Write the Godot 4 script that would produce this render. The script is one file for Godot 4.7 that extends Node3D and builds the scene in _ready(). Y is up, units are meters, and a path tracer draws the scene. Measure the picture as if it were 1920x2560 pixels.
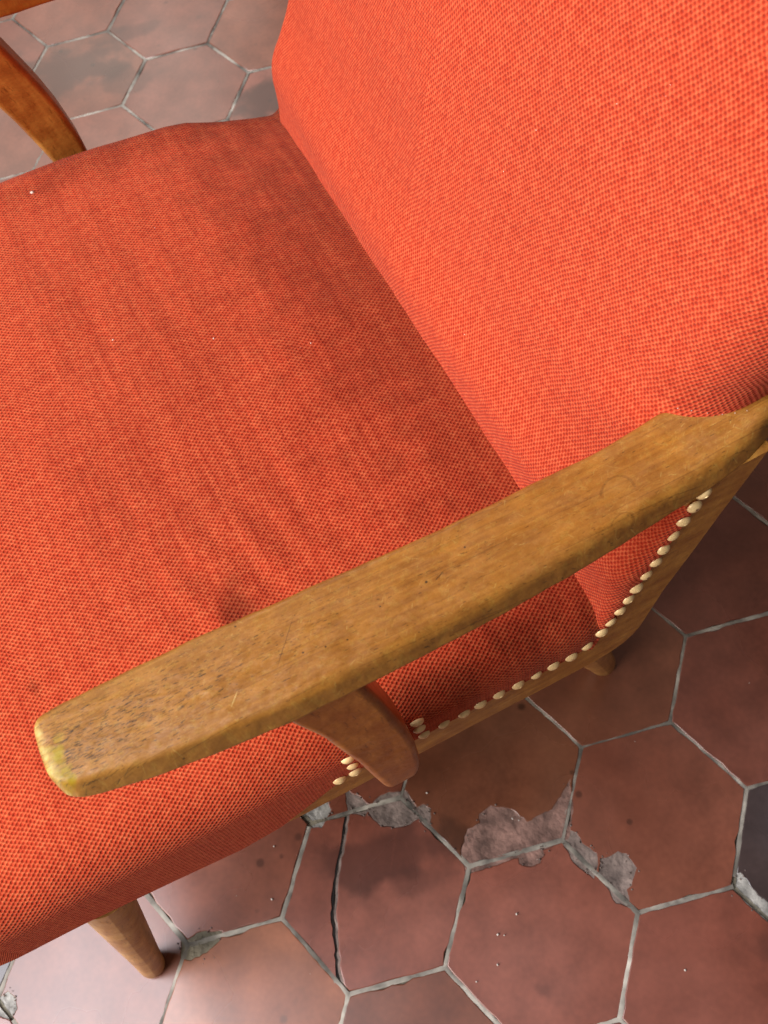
extends Node3D
# Close-up of a worn red armchair on a floor of hexagonal terracotta tiles.

var rng := RandomNumberGenerator.new()
var M := {}
var chair: Node3D
var seat_points := PackedVector3Array()
var back_points := PackedVector3Array()

func _ready():
	rng.seed = 7
	# ---------------------------------------------------------------- camera
	var cam := Camera3D.new()
	cam.name = "camera"
	var att := CameraAttributesPhysical.new()
	att.frustum_focal_length = 25.0
	att.frustum_focus_distance = 0.78
	att.exposure_aperture = 9.0
	cam.attributes = att
	add_child(cam)
	cam.keep_aspect = Camera3D.KEEP_HEIGHT
	cam.fov = 51.195
	cam.near = 0.02
	cam.far = 60.0
	var cx := Vector3(0.9763937, -0.0967345, 0.19312631)
	var cy := Vector3(0.21599846, 0.43727604, -0.87300305)
	cam.transform = Transform3D(Basis(cx, cy, cx.cross(cy)), Vector3(0, 1.155168, 0))
	cam.current = true
	# ---------------------------------------------------------------- light of the room
	var env := Environment.new()
	env.background_mode = Environment.BG_COLOR
	env.background_color = Color(0.135, 0.113, 0.096).linear_to_srgb()
	env.tonemap_mode = Environment.TONE_MAPPER_LINEAR
	env.tonemap_exposure = 0.9
	env.sdfgi_enabled = true
	env.ssao_enabled = true
	env.ssil_enabled = true
	var we := WorldEnvironment.new()
	we.name = "room_light"
	we.environment = env
	add_child(we)
	area_light("window_daylight", Vector3(-2.6, 1.8, 0.85), Vector3(0.0, 0.4, -0.5), Vector2(2.2, 2.0), 13.0, Color(1.0, 0.96, 0.91))
	area_light("skylight_daylight", Vector3(-1.95, 2.7, -0.1), Vector3(-0.6, 0.0, -0.3), Vector2(1.9, 2.3), 14.5, Color(0.97, 0.97, 1.0))
	area_light("doorway_daylight", Vector3(-0.9, 2.4, -3.6), Vector3(-0.1, 0.2, -0.9), Vector2(2.0, 1.7), 3.3, Color(1.0, 0.94, 0.89))
	# ---------------------------------------------------------------- surfaces
	make_materials()
	build_floor()
	build_chair()
	build_bits()


func area_light(called, at: Vector3, to: Vector3, size: Vector2, energy: float, c: Color):
	var l := AreaLight3D.new()
	l.name = called
	l.area_size = size
	l.area_normalize_energy = true
	l.light_energy = energy
	l.light_color = c
	l.area_range = 12.0
	l.area_attenuation = 2.0
	l.shadow_enabled = true
	add_child(l)
	l.look_at_from_position(at, to, Vector3.UP)


# ==================================================================== textures
func noise(sd: int, freq: float, oct := 4, type := FastNoiseLite.TYPE_SIMPLEX_SMOOTH) -> FastNoiseLite:
	var n := FastNoiseLite.new()
	n.seed = sd
	n.frequency = freq
	n.noise_type = type
	n.fractal_octaves = oct
	return n

func nbytes(n: FastNoiseLite, w: int, h: int) -> PackedByteArray:
	var im := n.get_seamless_image(w, h, false, false, 0.15, true)
	im.convert(Image.FORMAT_L8)
	return im.get_data()

func tex(bytes: PackedByteArray, w: int, h: int, fmt := Image.FORMAT_RGB8) -> ImageTexture:
	return ImageTexture.create_from_image(Image.create_from_data(w, h, false, fmt, bytes))

func b8(v: float) -> int:
	return int(clampf(v, 0.0, 255.0))

func sstep(a: float, b: float, x: float) -> float:
	var t := clampf((x - a) / (b - a), 0.0, 1.0)
	return t * t * (3.0 - 2.0 * t)

const COL := 0.00245     # spacing of the weave's columns
const ROW := 0.0035     # spacing of the holes along a column
const WN := 32
const WM := 24

func weave():
	var w := 768
	var h := 768
	var fibre := nbytes(noise(3, 0.09, 3), w, h)
	var slub := nbytes(noise(5, 0.012, 3), w, h)
	var jx := PackedFloat32Array()
	var jd := PackedFloat32Array()
	var jy := PackedFloat32Array()
	var wc := PackedFloat32Array()
	for i in WN + WM: wc.append(rng.randf_range(-0.05, 0.05))
	for i in WN * WM:
		jx.append(rng.randf_range(-0.1, 0.1))
		jy.append(rng.randf_range(-0.1, 0.1))
		jd.append(rng.randf_range(0.55, 1.1))
	var a := PackedByteArray()
	a.resize(w * h * 3)
	var hh := PackedByteArray()
	hh.resize(w * h)
	for y in h:
		var v := float(y) / h * WM
		for x in w:
			var u := float(x) / w * WN
			var c := int(floor(u))
			var hole := 0.0
			for k in range(c - 1, c + 2):
				var kc := (k + WN) % WN
				var off := 0.5 if kc % 2 else 0.0
				var r := int(floor(v - off))
				var kr := (r + WM) % WM
				var id := kr * WN + kc
				var dx: float = (u - (k + 0.5 + jx[id])) / 0.43
				var dy: float = (v - off - (r + 0.5 + jy[id])) / 0.36
				hole += jd[id] * exp(-(dx * dx + dy * dy) * 1.25)
			var f := float(fibre[y * w + x]) / 255.0 - 0.5
			var s := float(slub[y * w + x]) / 255.0 - 0.5
			var egg := 0.5 + 0.5 * cos(PI * (u - 0.5)) * cos(TAU * (v - 0.5)) * (1.0 - 2.0 * 0.0)
			hole = clampf(0.62 * hole + 0.5 * egg - 0.06, 0.0, 1.0)
			var ht := clampf(1.0 - hole + 0.22 * f, 0.0, 1.0)
			# lighter worn yarn on top, deeper red yarn underneath with the shade of the holes painted in
			var up := clampf(0.98 - 1.1 * hole + 0.34 * f + 0.3 * s + wc[c % WN] + wc[WN + int(v) % WM], 0.0, 1.0)
			var p := (y * w + x)
			a[p * 3] = b8(lerpf(182.0, 240.0, up))
			a[p * 3 + 1] = b8(lerpf(50.0, 114.0, up * up * 0.6 + 0.4 * up))
			a[p * 3 + 2] = b8(lerpf(30.0, 76.0, up * up * 0.6 + 0.4 * up))
			hh[p] = b8(ht * 255.0)
	return [tex(a, w, h), tex(hh, w, h, Image.FORMAT_L8)]

func wood_arm():
	# one picture for an armrest: u runs along it (0 at the tip), v round it
	var w := 2048
	var h := 768
	var n1 := noise(11, 0.01, 4)
	var patch := nbytes(noise(12, 0.008, 5), w, h)
	var fine := nbytes(noise(13, 0.16, 2), w, h)
	var cloud := nbytes(noise(15, 0.035, 4), w, h)
	# grain: noise stretched along u
	var g := noise(14, 0.05, 4).get_seamless_image(128, h, false, false, 0.15, true)
	g.convert(Image.FORMAT_L8)
	g.resize(w, h, Image.INTERPOLATE_CUBIC)
	var grain := g.get_data()
	var a := PackedByteArray()
	a.resize(w * h * 3)
	for y in h:
		for x in w:
			var p := y * w + x
			var gr := float(grain[p]) / 255.0
			var fi := float(fine[p]) / 255.0
			var pa := float(patch[p]) / 255.0
			var cl := float(cloud[p]) / 255.0
			var t := (gr - 0.5) * 0.26 + (fi - 0.5) * 0.12 + (pa - 0.5) * 0.22
			var worn := sstep(0.5, 0.8, cl) * (0.3 + 0.3 * pa)
			var tip := sstep(0.32, 0.0, float(x) / w)
			var r := 172.0 * (1.0 + t * 0.75)
			var gg := 113.0 * (1.0 + t * 0.95)
			var bb := 50.0 * (1.0 + t * 1.1)
			worn = clampf(worn + tip * 0.22, 0.0, 0.8)
			a[p * 3] = b8(lerpf(r, 180.0 + 40.0 * (fi - 0.5), worn))
			a[p * 3 + 1] = b8(lerpf(gg, 132.0 + 40.0 * (fi - 0.5), worn))
			a[p * 3 + 2] = b8(lerpf(bb, 64.0 + 40.0 * (fi - 0.5), worn))
	var im := Image.create_from_data(w, h, false, Image.FORMAT_RGB8, a)
	# pores: short dark dashes along the grain, thickest towards the tip
	for i in 1700:
		var fx := pow(rng.randf(), 1.6)
		var x := fx * w * 0.98
		var y := rng.randf_range(0.06, 0.6) * h
		if fx < 0.34 and rng.randf() < 0.65:
			y = (0.33 + rng.randfn(0.0, 0.06)) * h
		dash(im, x, y, rng.randf_range(3, 15), rng.randf_range(-0.12, 0.12), Color(0.24, 0.14, 0.05), rng.randf_range(0.2, 0.7), 1 if rng.randf() < 0.85 else 2)
	# long dark grain lines
	for i in 130:
		dash(im, rng.randf() * w, rng.randf_range(0.05, 0.65) * h, rng.randf_range(80, 400), rng.randf_range(-0.015, 0.015), Color(0.28, 0.16, 0.06), rng.randf_range(0.15, 0.45), 1)
	# scratches and rubs, lighter
	for i in 620:
		var tx := absf(rng.randfn(0.06, 0.11)) * w
		dash(im, tx, rng.randfn(0.32, 0.07) * h, rng.randf_range(5, 22), rng.randf_range(-0.2, 0.2), Color(0.17, 0.11, 0.05), rng.randf_range(0.3, 0.8), 1 if rng.randf() < 0.7 else 2)
	for i in 1100:
		dash(im, pow(rng.randf(), 0.8) * w, rng.randf_range(0.05, 0.62) * h, rng.randf_range(4, 26), rng.randf_range(-2.2, 2.2), Color(0.86, 0.73, 0.50), rng.randf_range(0.15, 0.55), 1 if rng.randf() < 0.8 else 2)
	for i in 150:
		dash(im, rng.randf_range(0.78, 0.96) * w, rng.randf_range(0.08, 0.6) * h, rng.randf_range(8, 40), rng.randf_range(-2.0, 2.0), Color(0.84, 0.72, 0.5), rng.randf_range(0.2, 0.55), 1)
	dash(im, 0.205 * w, 0.19 * h, 46, 1.25, Color(0.93, 0.84, 0.66), 0.9, 2)
	dash(im, 0.70 * w, 0.50 * h, 40, 0.2, Color(0.93, 0.84, 0.66), 0.8, 2)
	# nicks
	for q in [Vector2(0.325, 0.24), Vector2(0.35, 0.23), Vector2(0.30, 0.255), Vector2(0.40, 0.29), Vector2(0.245, 0.46), Vector2(0.46, 0.30), Vector2(0.33, 0.55), Vector2(0.09, 0.33), Vector2(0.52, 0.36)]:
		spot(im, q.x * w, q.y * h, rng.randf_range(2.5, 4.5), Color(0.16, 0.1, 0.05), 0.7)
	dash(im, 0.47 * w, 0.29 * h, 30, 0.5, Color(0.15, 0.08, 0.03), 0.8, 2)
	# a joint line across, where a new piece is scarfed on
	dash(im, 0.265 * w, 0.24 * h, 150, 1.35, Color(0.35, 0.2, 0.08), 0.6, 2)
	# two rings left by drops
	ring(im, 0.716 * w, 0.31 * h, 42, 34)
	ring(im, 0.70 * w, 0.19 * h, 30, 18)
	# dark plug with two marks
	spot(im, 0.31 * w, 0.525 * h, 26, Color(0.36, 0.23, 0.09), 0.55)
	dash(im, 0.306 * w, 0.51 * h, 22, 1.3, Color(0.22, 0.13, 0.06), 0.8, 3)
	dash(im, 0.313 * w, 0.51 * h, 22, 1.1, Color(0.22, 0.13, 0.06), 0.8, 3)
	# a yellow smear of paint at the tip
	for i in 46:
		spot(im, (0.006 + 0.020 * rng.randf()) * w, rng.randf_range(0.19, 0.38) * h, rng.randf_range(8, 18), Color(0.72, 0.62, 0.05), 0.26)
	for i in 60:
		spot(im, rng.randf_range(0.0, 0.008) * w, rng.randf_range(0.08, 0.55) * h, rng.randf_range(6, 14), Color(0.86, 0.78, 0.55), 0.3)
	for i in 140:
		dash(im, rng.randf_range(0.012, 0.10) * w, rng.randf_range(0.1, 0.55) * h, rng.randf_range(10, 50), rng.randf_range(-0.4, 0.4), Color(0.2, 0.16, 0.1), rng.randf_range(0.15, 0.5), 1)
	return ImageTexture.create_from_image(im)

func dash(im: Image, x: float, y: float, ln: float, slope: float, c: Color, a: float, wd: int):
	var d := Vector2(1, slope).normalized()
	for i in int(ln):
		var fade: float = a * minf(1.0, minf(i + 1, ln - i) / (ln * 0.25 + 0.1))
		for k in wd:
			var px := int(x + d.x * i)
			var py := int(y + d.y * i + k * d.x)
			if absf(d.y) > absf(d.x):
				px += k
				py -= int(k * d.x)
			if px >= 0 and py >= 0 and px < im.get_width() and py < im.get_height():
				im.set_pixel(px, py, im.get_pixel(px, py).lerp(c, fade))

func spot(im: Image, x: float, y: float, r: float, c: Color, a: float):
	for py in range(int(y - r), int(y + r) + 1):
		for px in range(int(x - r), int(x + r) + 1):
			var d := Vector2(px - x, py - y).length() / r
			if d < 1.0 and px >= 0 and py >= 0 and px < im.get_width() and py < im.get_height():
				im.set_pixel(px, py, im.get_pixel(px, py).lerp(c, a * sstep(1.0, 0.55, d)))

func ring(im: Image, x: float, y: float, rx: float, ry: float):
	for py in range(int(y - ry * 1.2), int(y + ry * 1.2) + 1):
		for px in range(int(x - rx * 1.2), int(x + rx * 1.2) + 1):
			var q := Vector2((px - x) / rx, (py - y) / ry)
			var d := q.length() + 0.07 * sin(3.0 * q.angle() + 1.0)
			var c := im.get_pixel(px, py)
			if d < 0.9:
				im.set_pixel(px, py, c.lerp(Color(0.70, 0.49, 0.23), 0.22))
			elif d < 1.08:
				im.set_pixel(px, py, c.lerp(Color(0.36, 0.23, 0.09), (0.30 if q.angle() > -0.6 else 0.08) * rng.randf_range(0.4, 1.0)))

func wood_plain():
	var w := 1024
	var h := 512
	var g := noise(24, 0.04, 5).get_seamless_image(96, h, false, false, 0.15, true)
	g.convert(Image.FORMAT_L8)
	g.resize(w, h, Image.INTERPOLATE_CUBIC)
	var grain := g.get_data()
	var fine := nbytes(noise(23, 0.12, 3), w, h)
	var patch := nbytes(noise(22, 0.012, 4), w, h)
	var a := PackedByteArray()
	a.resize(w * h * 3)
	for p in w * h:
		var t := (float(grain[p]) / 255.0 - 0.5) * 0.5 + (float(fine[p]) / 255.0 - 0.5) * 0.2 + (float(patch[p]) / 255.0 - 0.5) * 0.4
		a[p * 3] = b8(200.0 * (1.0 + 0.5 * t))
		a[p * 3 + 1] = b8(180.0 * (1.0 + 0.75 * t))
		a[p * 3 + 2] = b8(160.0 * (1.0 + 0.9 * t))
	var im := Image.create_from_data(w, h, false, Image.FORMAT_RGB8, a)
	for i in 900:
		dash(im, rng.randf() * w, rng.randf() * h, rng.randf_range(6, 40), rng.randf_range(-0.05, 0.05), Color(0.32, 0.22, 0.12), rng.randf_range(0.15, 0.5), 1)
	for i in 120:
		dash(im, rng.randf() * w, rng.randf() * h, rng.randf_range(4, 20), rng.randf_range(-2, 2), Color(0.95, 0.88, 0.75), rng.randf_range(0.15, 0.4), 1)
	return ImageTexture.create_from_image(im)

# the floor's own colour: one picture laid over the floor in plan, x from FX, z from FZ
const FX := -1.0
const FZ := -2.0
const FS := 0.0016
const FW := 1280
const FH := 1600
func floor_colour():
	var tone := nbytes(noise(31, 0.006, 4), FW, FH)
	var mott := nbytes(noise(32, 0.03, 4), FW, FH)
	var fine := nbytes(noise(33, 0.2, 2), FW, FH)
	var warp := nbytes(noise(34, 0.012, 3), FW, FH)
	var a := PackedByteArray()
	a.resize(FW * FH * 3)
	for p in FW * FH:
		var t := (float(tone[p]) - 127.5) / 255.0
		var m := (float(mott[p]) - 127.5) / 255.0
		var f := (float(fine[p]) - 127.5) / 255.0
		var k := 1.0 + 0.22 * t + 0.22 * m + 0.10 * f
		a[p * 3] = b8(205.0 * k)
		a[p * 3 + 1] = b8(200.0 * k * (1.0 + 0.12 * t))
		a[p * 3 + 2] = b8(200.0 * k * (1.0 + 0.2 * t))
	var im := Image.create_from_data(FW, FH, false, Image.FORMAT_RGB8, a)
	# stains: centre x, z, half sizes, strength
	for s in [[-0.325, -1.475, 0.085, 0.055, 0.62], [-0.25, -1.41, 0.05, 0.03, 0.35], [-0.265, -1.515, 0.07, 0.02, 0.35], [-0.03, -1.30, 0.05, 0.045, 0.8], [-0.078, -0.185, 0.075, 0.03, 0.5], [-0.05, -0.155, 0.05, 0.02, 0.3], [-0.36, -0.02, 0.03, 0.02, 0.3], [0.0, 0.02, 0.02, 0.012, 0.6], [0.05, -0.03, 0.015, 0.012, 0.4], [0.1, -0.31, 0.006, 0.006, 0.7], [0.3, -0.02, 0.06, 0.02, 0.35]]:
		for y in range(int((s[1] - s[3] * 1.8 - FZ) / FS), int((s[1] + s[3] * 1.8 - FZ) / FS)):
			for x in range(int((s[0] - s[2] * 1.8 - FX) / FS), int((s[0] + s[2] * 1.8 - FX) / FS)):
				if x < 0 or y < 0 or x >= FW or y >= FH:
					continue
				var q := Vector2((x * FS + FX - s[0]) / s[2], (y * FS + FZ - s[1]) / s[3])
				var d: float = q.length() + (float(warp[y * FW + x]) - 127.5) / 255.0 * 1.3 + (float(mott[y * FW + x]) - 127.5) / 255.0 * 0.8
				var e: float = s[4] * sstep(1.15, 0.55, d)
				if e > 0.0:
					im.set_pixel(x, y, im.get_pixel(x, y).lerp(Color(0.44, 0.45, 0.47), e))
	for i in 420:
		spot(im, rng.randf() * FW, rng.randf() * FH, rng.randf_range(1.5, 3.5), Color(0.35, 0.38, 0.4), rng.randf_range(0.1, 0.5))
	for i in 260:
		dash(im, rng.randf() * FW, rng.randf() * FH, rng.randf_range(10, 60), rng.randf_range(-3, 3), Color(0.95, 0.95, 0.95), rng.randf_range(0.05, 0.2), 1)
	return ImageTexture.create_from_image(im)

func noise_tex(sd: int, freq: float, size := 512, normal := 0.0, low := 0.0, high := 1.0, oct := 4) -> NoiseTexture2D:
	var t := NoiseTexture2D.new()
	t.width = size
	t.height = size
	t.seamless = true
	t.noise = noise(sd, freq, oct)
	if normal > 0.0:
		t.as_normal_map = true
		t.bump_strength = normal
	else:
		var g := Gradient.new()
		g.set_color(0, Color(low, low, low))
		g.set_color(1, Color(high, high, high))
		t.color_ramp = g
	return t

func mat(called: String, c: Color, rough: float) -> StandardMaterial3D:
	var m := StandardMaterial3D.new()
	m.resource_name = called
	m.albedo_color = c.linear_to_srgb()
	m.roughness = rough
	M[called] = m
	return m

func make_materials():
	var wv = weave()
	for q in [["seat_fabric", Color(0.70, 0.84, 0.74)], ["back_fabric", Color(0.72, 0.77, 0.72)]]:
		var f := mat(q[0], q[1], 0.92)
		f.albedo_texture = wv[0]
		f.heightmap_enabled = true
		f.heightmap_texture = wv[1]
		f.heightmap_scale = 0.10
		f.vertex_color_use_as_albedo = true
		f.rim_enabled = true
		f.rim = 0.1
		f.metallic_specular = 0.2
	var wa := mat("arm_wood", Color(0.74, 0.75, 0.55), 0.42)
	wa.albedo_texture = wood_arm()
	wa.roughness_texture = noise_tex(41, 0.02, 512, 0.0, 0.55, 1.0)
	wa.roughness = 0.62
	wa.normal_enabled = true
	wa.normal_texture = noise_tex(42, 0.05, 512, 3.0)
	wa.normal_scale = 0.25
	wa.vertex_color_use_as_albedo = true
	var wp = wood_plain()
	for q in [["frame_wood", Color(0.66, 0.36, 0.085), 0.42], ["bracket_wood", Color(0.54, 0.22, 0.05), 0.30], ["leg_wood", Color(0.74, 0.46, 0.17), 0.42], ["far_wood", Color(0.70, 0.37, 0.09), 0.32]]:
		var m := mat(q[0], q[1], q[2])
		m.albedo_texture = wp
		m.normal_enabled = true
		m.normal_texture = wa.normal_texture
		m.normal_scale = 0.2
	var n := mat("nail_head", Color(0.92, 0.67, 0.33), 0.30)
	n.metallic = 0.1
	n.clearcoat_enabled = true
	n.clearcoat = 0.3
	var t := mat("tile", Color(1, 1, 1), 0.4)
	t.albedo_texture = floor_colour()
	t.vertex_color_use_as_albedo = true
	t.roughness_texture = noise_tex(51, 0.01, 512, 0.0, 0.45, 0.95)
	t.roughness = 0.42
	t.metallic_specular = 0.65
	for q in [["grout", Color(0.74, 0.69, 0.60)], ["chip_red", Color(0.40, 0.235, 0.195)], ["chip_grey", Color(0.36, 0.28, 0.25)], ["plaster", Color(0.52, 0.51, 0.48)], ["mortar", Color(0.38, 0.34, 0.25)], ["crack_dark", Color(0.035, 0.03, 0.027)]]:
		var m := mat(q[0], q[1], 0.95)
		m.albedo_texture = noise_tex(61, 0.012, 512, 0.0, 0.5 if q[0] != "grout" else 0.25, 1.0, 5)
		m.uv1_triplanar = true
		m.uv1_world_triplanar = true
		m.uv1_scale = Vector3.ONE * (6.0 if q[0] != "grout" else 2.3)
		m.heightmap_enabled = true
		m.heightmap_texture = noise_tex(62, 0.06, 512, 0.0, 0.0, 1.0, 5)
		m.heightmap_scale = 0.06
	mat("webbing", Color(0.06, 0.045, 0.035), 0.95)
	mat("lint", Color(0.62, 0.48, 0.40), 0.95)
	mat("crumb", Color(0.6, 0.56, 0.52), 0.7)


# ==================================================================== mesh helpers
func commit(called: String, m: ArrayMesh, material: Material, parent: Node) -> MeshInstance3D:
	var o := MeshInstance3D.new()
	o.name = called
	o.mesh = m
	o.material_override = material
	parent.add_child(o, true)
	return o

# a grid of (rows x cols) points; outward is on the side that `flip` says
func grid(P: PackedVector3Array, UV: PackedVector2Array, C: PackedColorArray, rows: int, cols: int, closed: bool, flip: bool, caps := false) -> ArrayMesh:
	var N := PackedVector3Array()
	N.resize(P.size())
	var last := cols - 1
	for i in rows:
		for j in cols:
			var jl := j - 1
			var jr := j + 1
			if closed:
				if jl < 0: jl = last - 1
				if jr > last: jr = 1
			jl = maxi(jl, 0)
			jr = mini(jr, last)
			var du := P[i * cols + jr] - P[i * cols + jl]
			var dv := P[mini(i + 1, rows - 1) * cols + j] - P[maxi(i - 1, 0) * cols + j]
			var n := du.cross(dv)
			if n.length_squared() < 1e-18:
				n = Vector3.UP
			n = n.normalized()
			N[i * cols + j] = -n if flip else n
	var I := PackedInt32Array()
	for i in rows - 1:
		for j in cols - 1:
			var a := i * cols + j
			var b := a + 1
			var c := a + cols
			var d := c + 1
			if flip:
				I.append_array([a, b, c, b, d, c])
			else:
				I.append_array([a, c, b, b, c, d])
	var V := P.duplicate()
	if caps:
		for e in [0, rows - 1]:
			var mid := Vector3.ZERO
			for j in cols:
				mid += P[e * cols + j]
			mid /= cols
			var out := (mid - P[(1 if e == 0 else rows - 2) * cols]).normalized()
			var away := P[e * cols] - P[(1 if e == 0 else rows - 2) * cols]
			var nn := Vector3.ZERO
			for j in cols - 1:
				nn += (P[e * cols + j] - mid).cross(P[e * cols + j + 1] - mid)
			nn = nn.normalized()
			if nn.dot(away) < 0:
				nn = -nn
			var s := V.size()
			V.append(mid); N.append(nn); UV.append(UV[e * cols])
			if C.size(): C.append(C[e * cols])
			for j in cols:
				V.append(P[e * cols + j]); N.append(nn); UV.append(UV[e * cols + j])
				if C.size(): C.append(C[e * cols + j])
			for j in cols - 1:
				tri(I, V, s, s + 1 + j, s + 2 + j, nn)
	return arrays(V, N, UV, C, I)

func tri(I: PackedInt32Array, V: PackedVector3Array, a: int, b: int, c: int, n: Vector3):
	if (V[b] - V[a]).cross(V[c] - V[a]).dot(n) > 0.0:
		I.append_array([a, c, b])
	else:
		I.append_array([a, b, c])

func arrays(V, N, UV, C, I) -> ArrayMesh:
	var A := []
	A.resize(Mesh.ARRAY_MAX)
	A[Mesh.ARRAY_VERTEX] = V
	A[Mesh.ARRAY_NORMAL] = N
	A[Mesh.ARRAY_TEX_UV] = UV
	if C.size():
		A[Mesh.ARRAY_COLOR] = C
	A[Mesh.ARRAY_INDEX] = I
	var m := ArrayMesh.new()
	m.add_surface_from_arrays(Mesh.PRIMITIVE_TRIANGLES, A)
	return m

func curve(xs: Array, ys: Array, x: float) -> float:
	if x <= xs[0]: return ys[0]
	for i in range(1, xs.size()):
		if x <= xs[i]:
			return lerpf(ys[i - 1], ys[i], (x - xs[i - 1]) / (xs[i] - xs[i - 1]))
	return ys[-1]

# a rounded bar: for every station a centre, two axes with half sizes, and the corner radius
func bar(st: Array, seg: int, uvs: Vector2) -> ArrayMesh:
	var P := PackedVector3Array()
	var UV := PackedVector2Array()
	var run := 0.0
	var cols := seg * 4 + 1
	for i in st.size():
		var s = st[i]
		if i > 0: run += s.c.distance_to(st[i - 1].c)
		var per := 0.0
		var prev := Vector3.ZERO
		for j in cols:
			var q := j % (seg * 4)
			var corner := q / seg
			var ang := (corner + float(q % seg) / maxf(seg - 1, 1)) * PI / 2
			var sx := 1.0 if corner == 0 or corner == 3 else -1.0
			var sy := 1.0 if corner < 2 else -1.0
			var o := Vector2(sx * (s.a - s.r) + cos(ang) * s.r, sy * (s.b - s.r) + sin(ang) * s.r)
			var p: Vector3 = s.c + s.x * o.x + s.y * o.y
			if j > 0: per += p.distance_to(prev)
			prev = p
			P.append(p)
			UV.append(Vector2(run * uvs.x, per * uvs.y))
	var flip := true
	return grid(P, UV, PackedColorArray(), st.size(), cols, true, check_flip(P, cols), true)

# whether the grid's own normals point inwards for a tube
func check_flip(P: PackedVector3Array, cols: int) -> bool:
	var mid := Vector3.ZERO
	for j in cols - 1: mid += P[cols + j]
	mid /= cols - 1
	var du := P[cols + 1] - P[cols]
	var dv := P[2 * cols] - P[0]
	var t := 0.0
	for j in cols - 1:
		du = P[cols + j + 1] - P[cols + j]
		dv = P[2 * cols + j] - P[j]
		t += du.cross(dv).normalized().dot((P[cols + j] - mid).normalized())
	return t < 0.0

# a flat board cut to an outline in (x, y), from z0 to z1, its edges chamfered
func board(outline: PackedVector2Array, z0: float, z1: float, ch: float, uvs: float) -> ArrayMesh:
	if Geometry2D.is_polygon_clockwise(outline):
		outline.reverse()
	var inner := inset(outline, ch)
	var V := PackedVector3Array()
	var N := PackedVector3Array()
	var UV := PackedVector2Array()
	var I := PackedInt32Array()
	var T := Geometry2D.triangulate_polygon(inner)
	for e in [[z1, 1.0], [z0, -1.0]]:
		var s := V.size()
		for p in inner:
			V.append(Vector3(p.x, p.y, e[0])); N.append(Vector3(0, 0, e[1])); UV.append(p * uvs)
		for i in range(0, T.size(), 3):
			tri(I, V, s + T[i], s + T[i + 1], s + T[i + 2], Vector3(0, 0, e[1]))
	var rings := [[inner, z1], [outline, z1 - ch], [outline, z0 + ch], [inner, z0]]
	var n := outline.size()
	for k in 3:
		for i in n:
			var j := (i + 1) % n
			var a := Vector3(rings[k][0][i].x, rings[k][0][i].y, rings[k][1])
			var b := Vector3(rings[k][0][j].x, rings[k][0][j].y, rings[k][1])
			var c := Vector3(rings[k + 1][0][i].x, rings[k + 1][0][i].y, rings[k + 1][1])
			var d := Vector3(rings[k + 1][0][j].x, rings[k + 1][0][j].y, rings[k + 1][1])
			var e2: Vector2 = (outline[j] - outline[i]).normalized()
			var o := Vector3(e2.y, -e2.x, [0.8, 0.0, -0.8][k]).normalized()
			var s := V.size()
			for p in [a, b, c, d]:
				V.append(p); N.append(o); UV.append(Vector2(p.x, p.y + p.z) * uvs)
			tri(I, V, s, s + 1, s + 2, o)
			tri(I, V, s + 1, s + 3, s + 2, o)
	return arrays(V, N, UV, PackedColorArray(), I)

func inset(p: PackedVector2Array, d: float) -> PackedVector2Array:   # p runs anticlockwise (x right, y up)
	var out := PackedVector2Array()
	var n := p.size()
	for i in n:
		var e0 := (p[i] - p[(i + n - 1) % n]).normalized()
		var e1 := (p[(i + 1) % n] - p[i]).normalized()
		var m := Vector2(-e0.y, e0.x) + Vector2(-e1.y, e1.x)
		var l := maxf(m.length_squared(), 0.6)
		out.append(p[i] + m * 2.0 / l * d)
	return out


# ==================================================================== floor
const EDGE := 0.1
const ROT := -2.147683424
const ORG := Vector2(0.06128962, -0.0740906)

func lat(v: Vector2) -> Vector2:
	return Vector2(cos(ROT) * v.x - sin(ROT) * v.y, sin(ROT) * v.x + cos(ROT) * v.y) * EDGE + ORG

func hexdir(k: int) -> Vector2:
	return Vector2(cos(PI / 3 * k), sin(PI / 3 * k))

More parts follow.
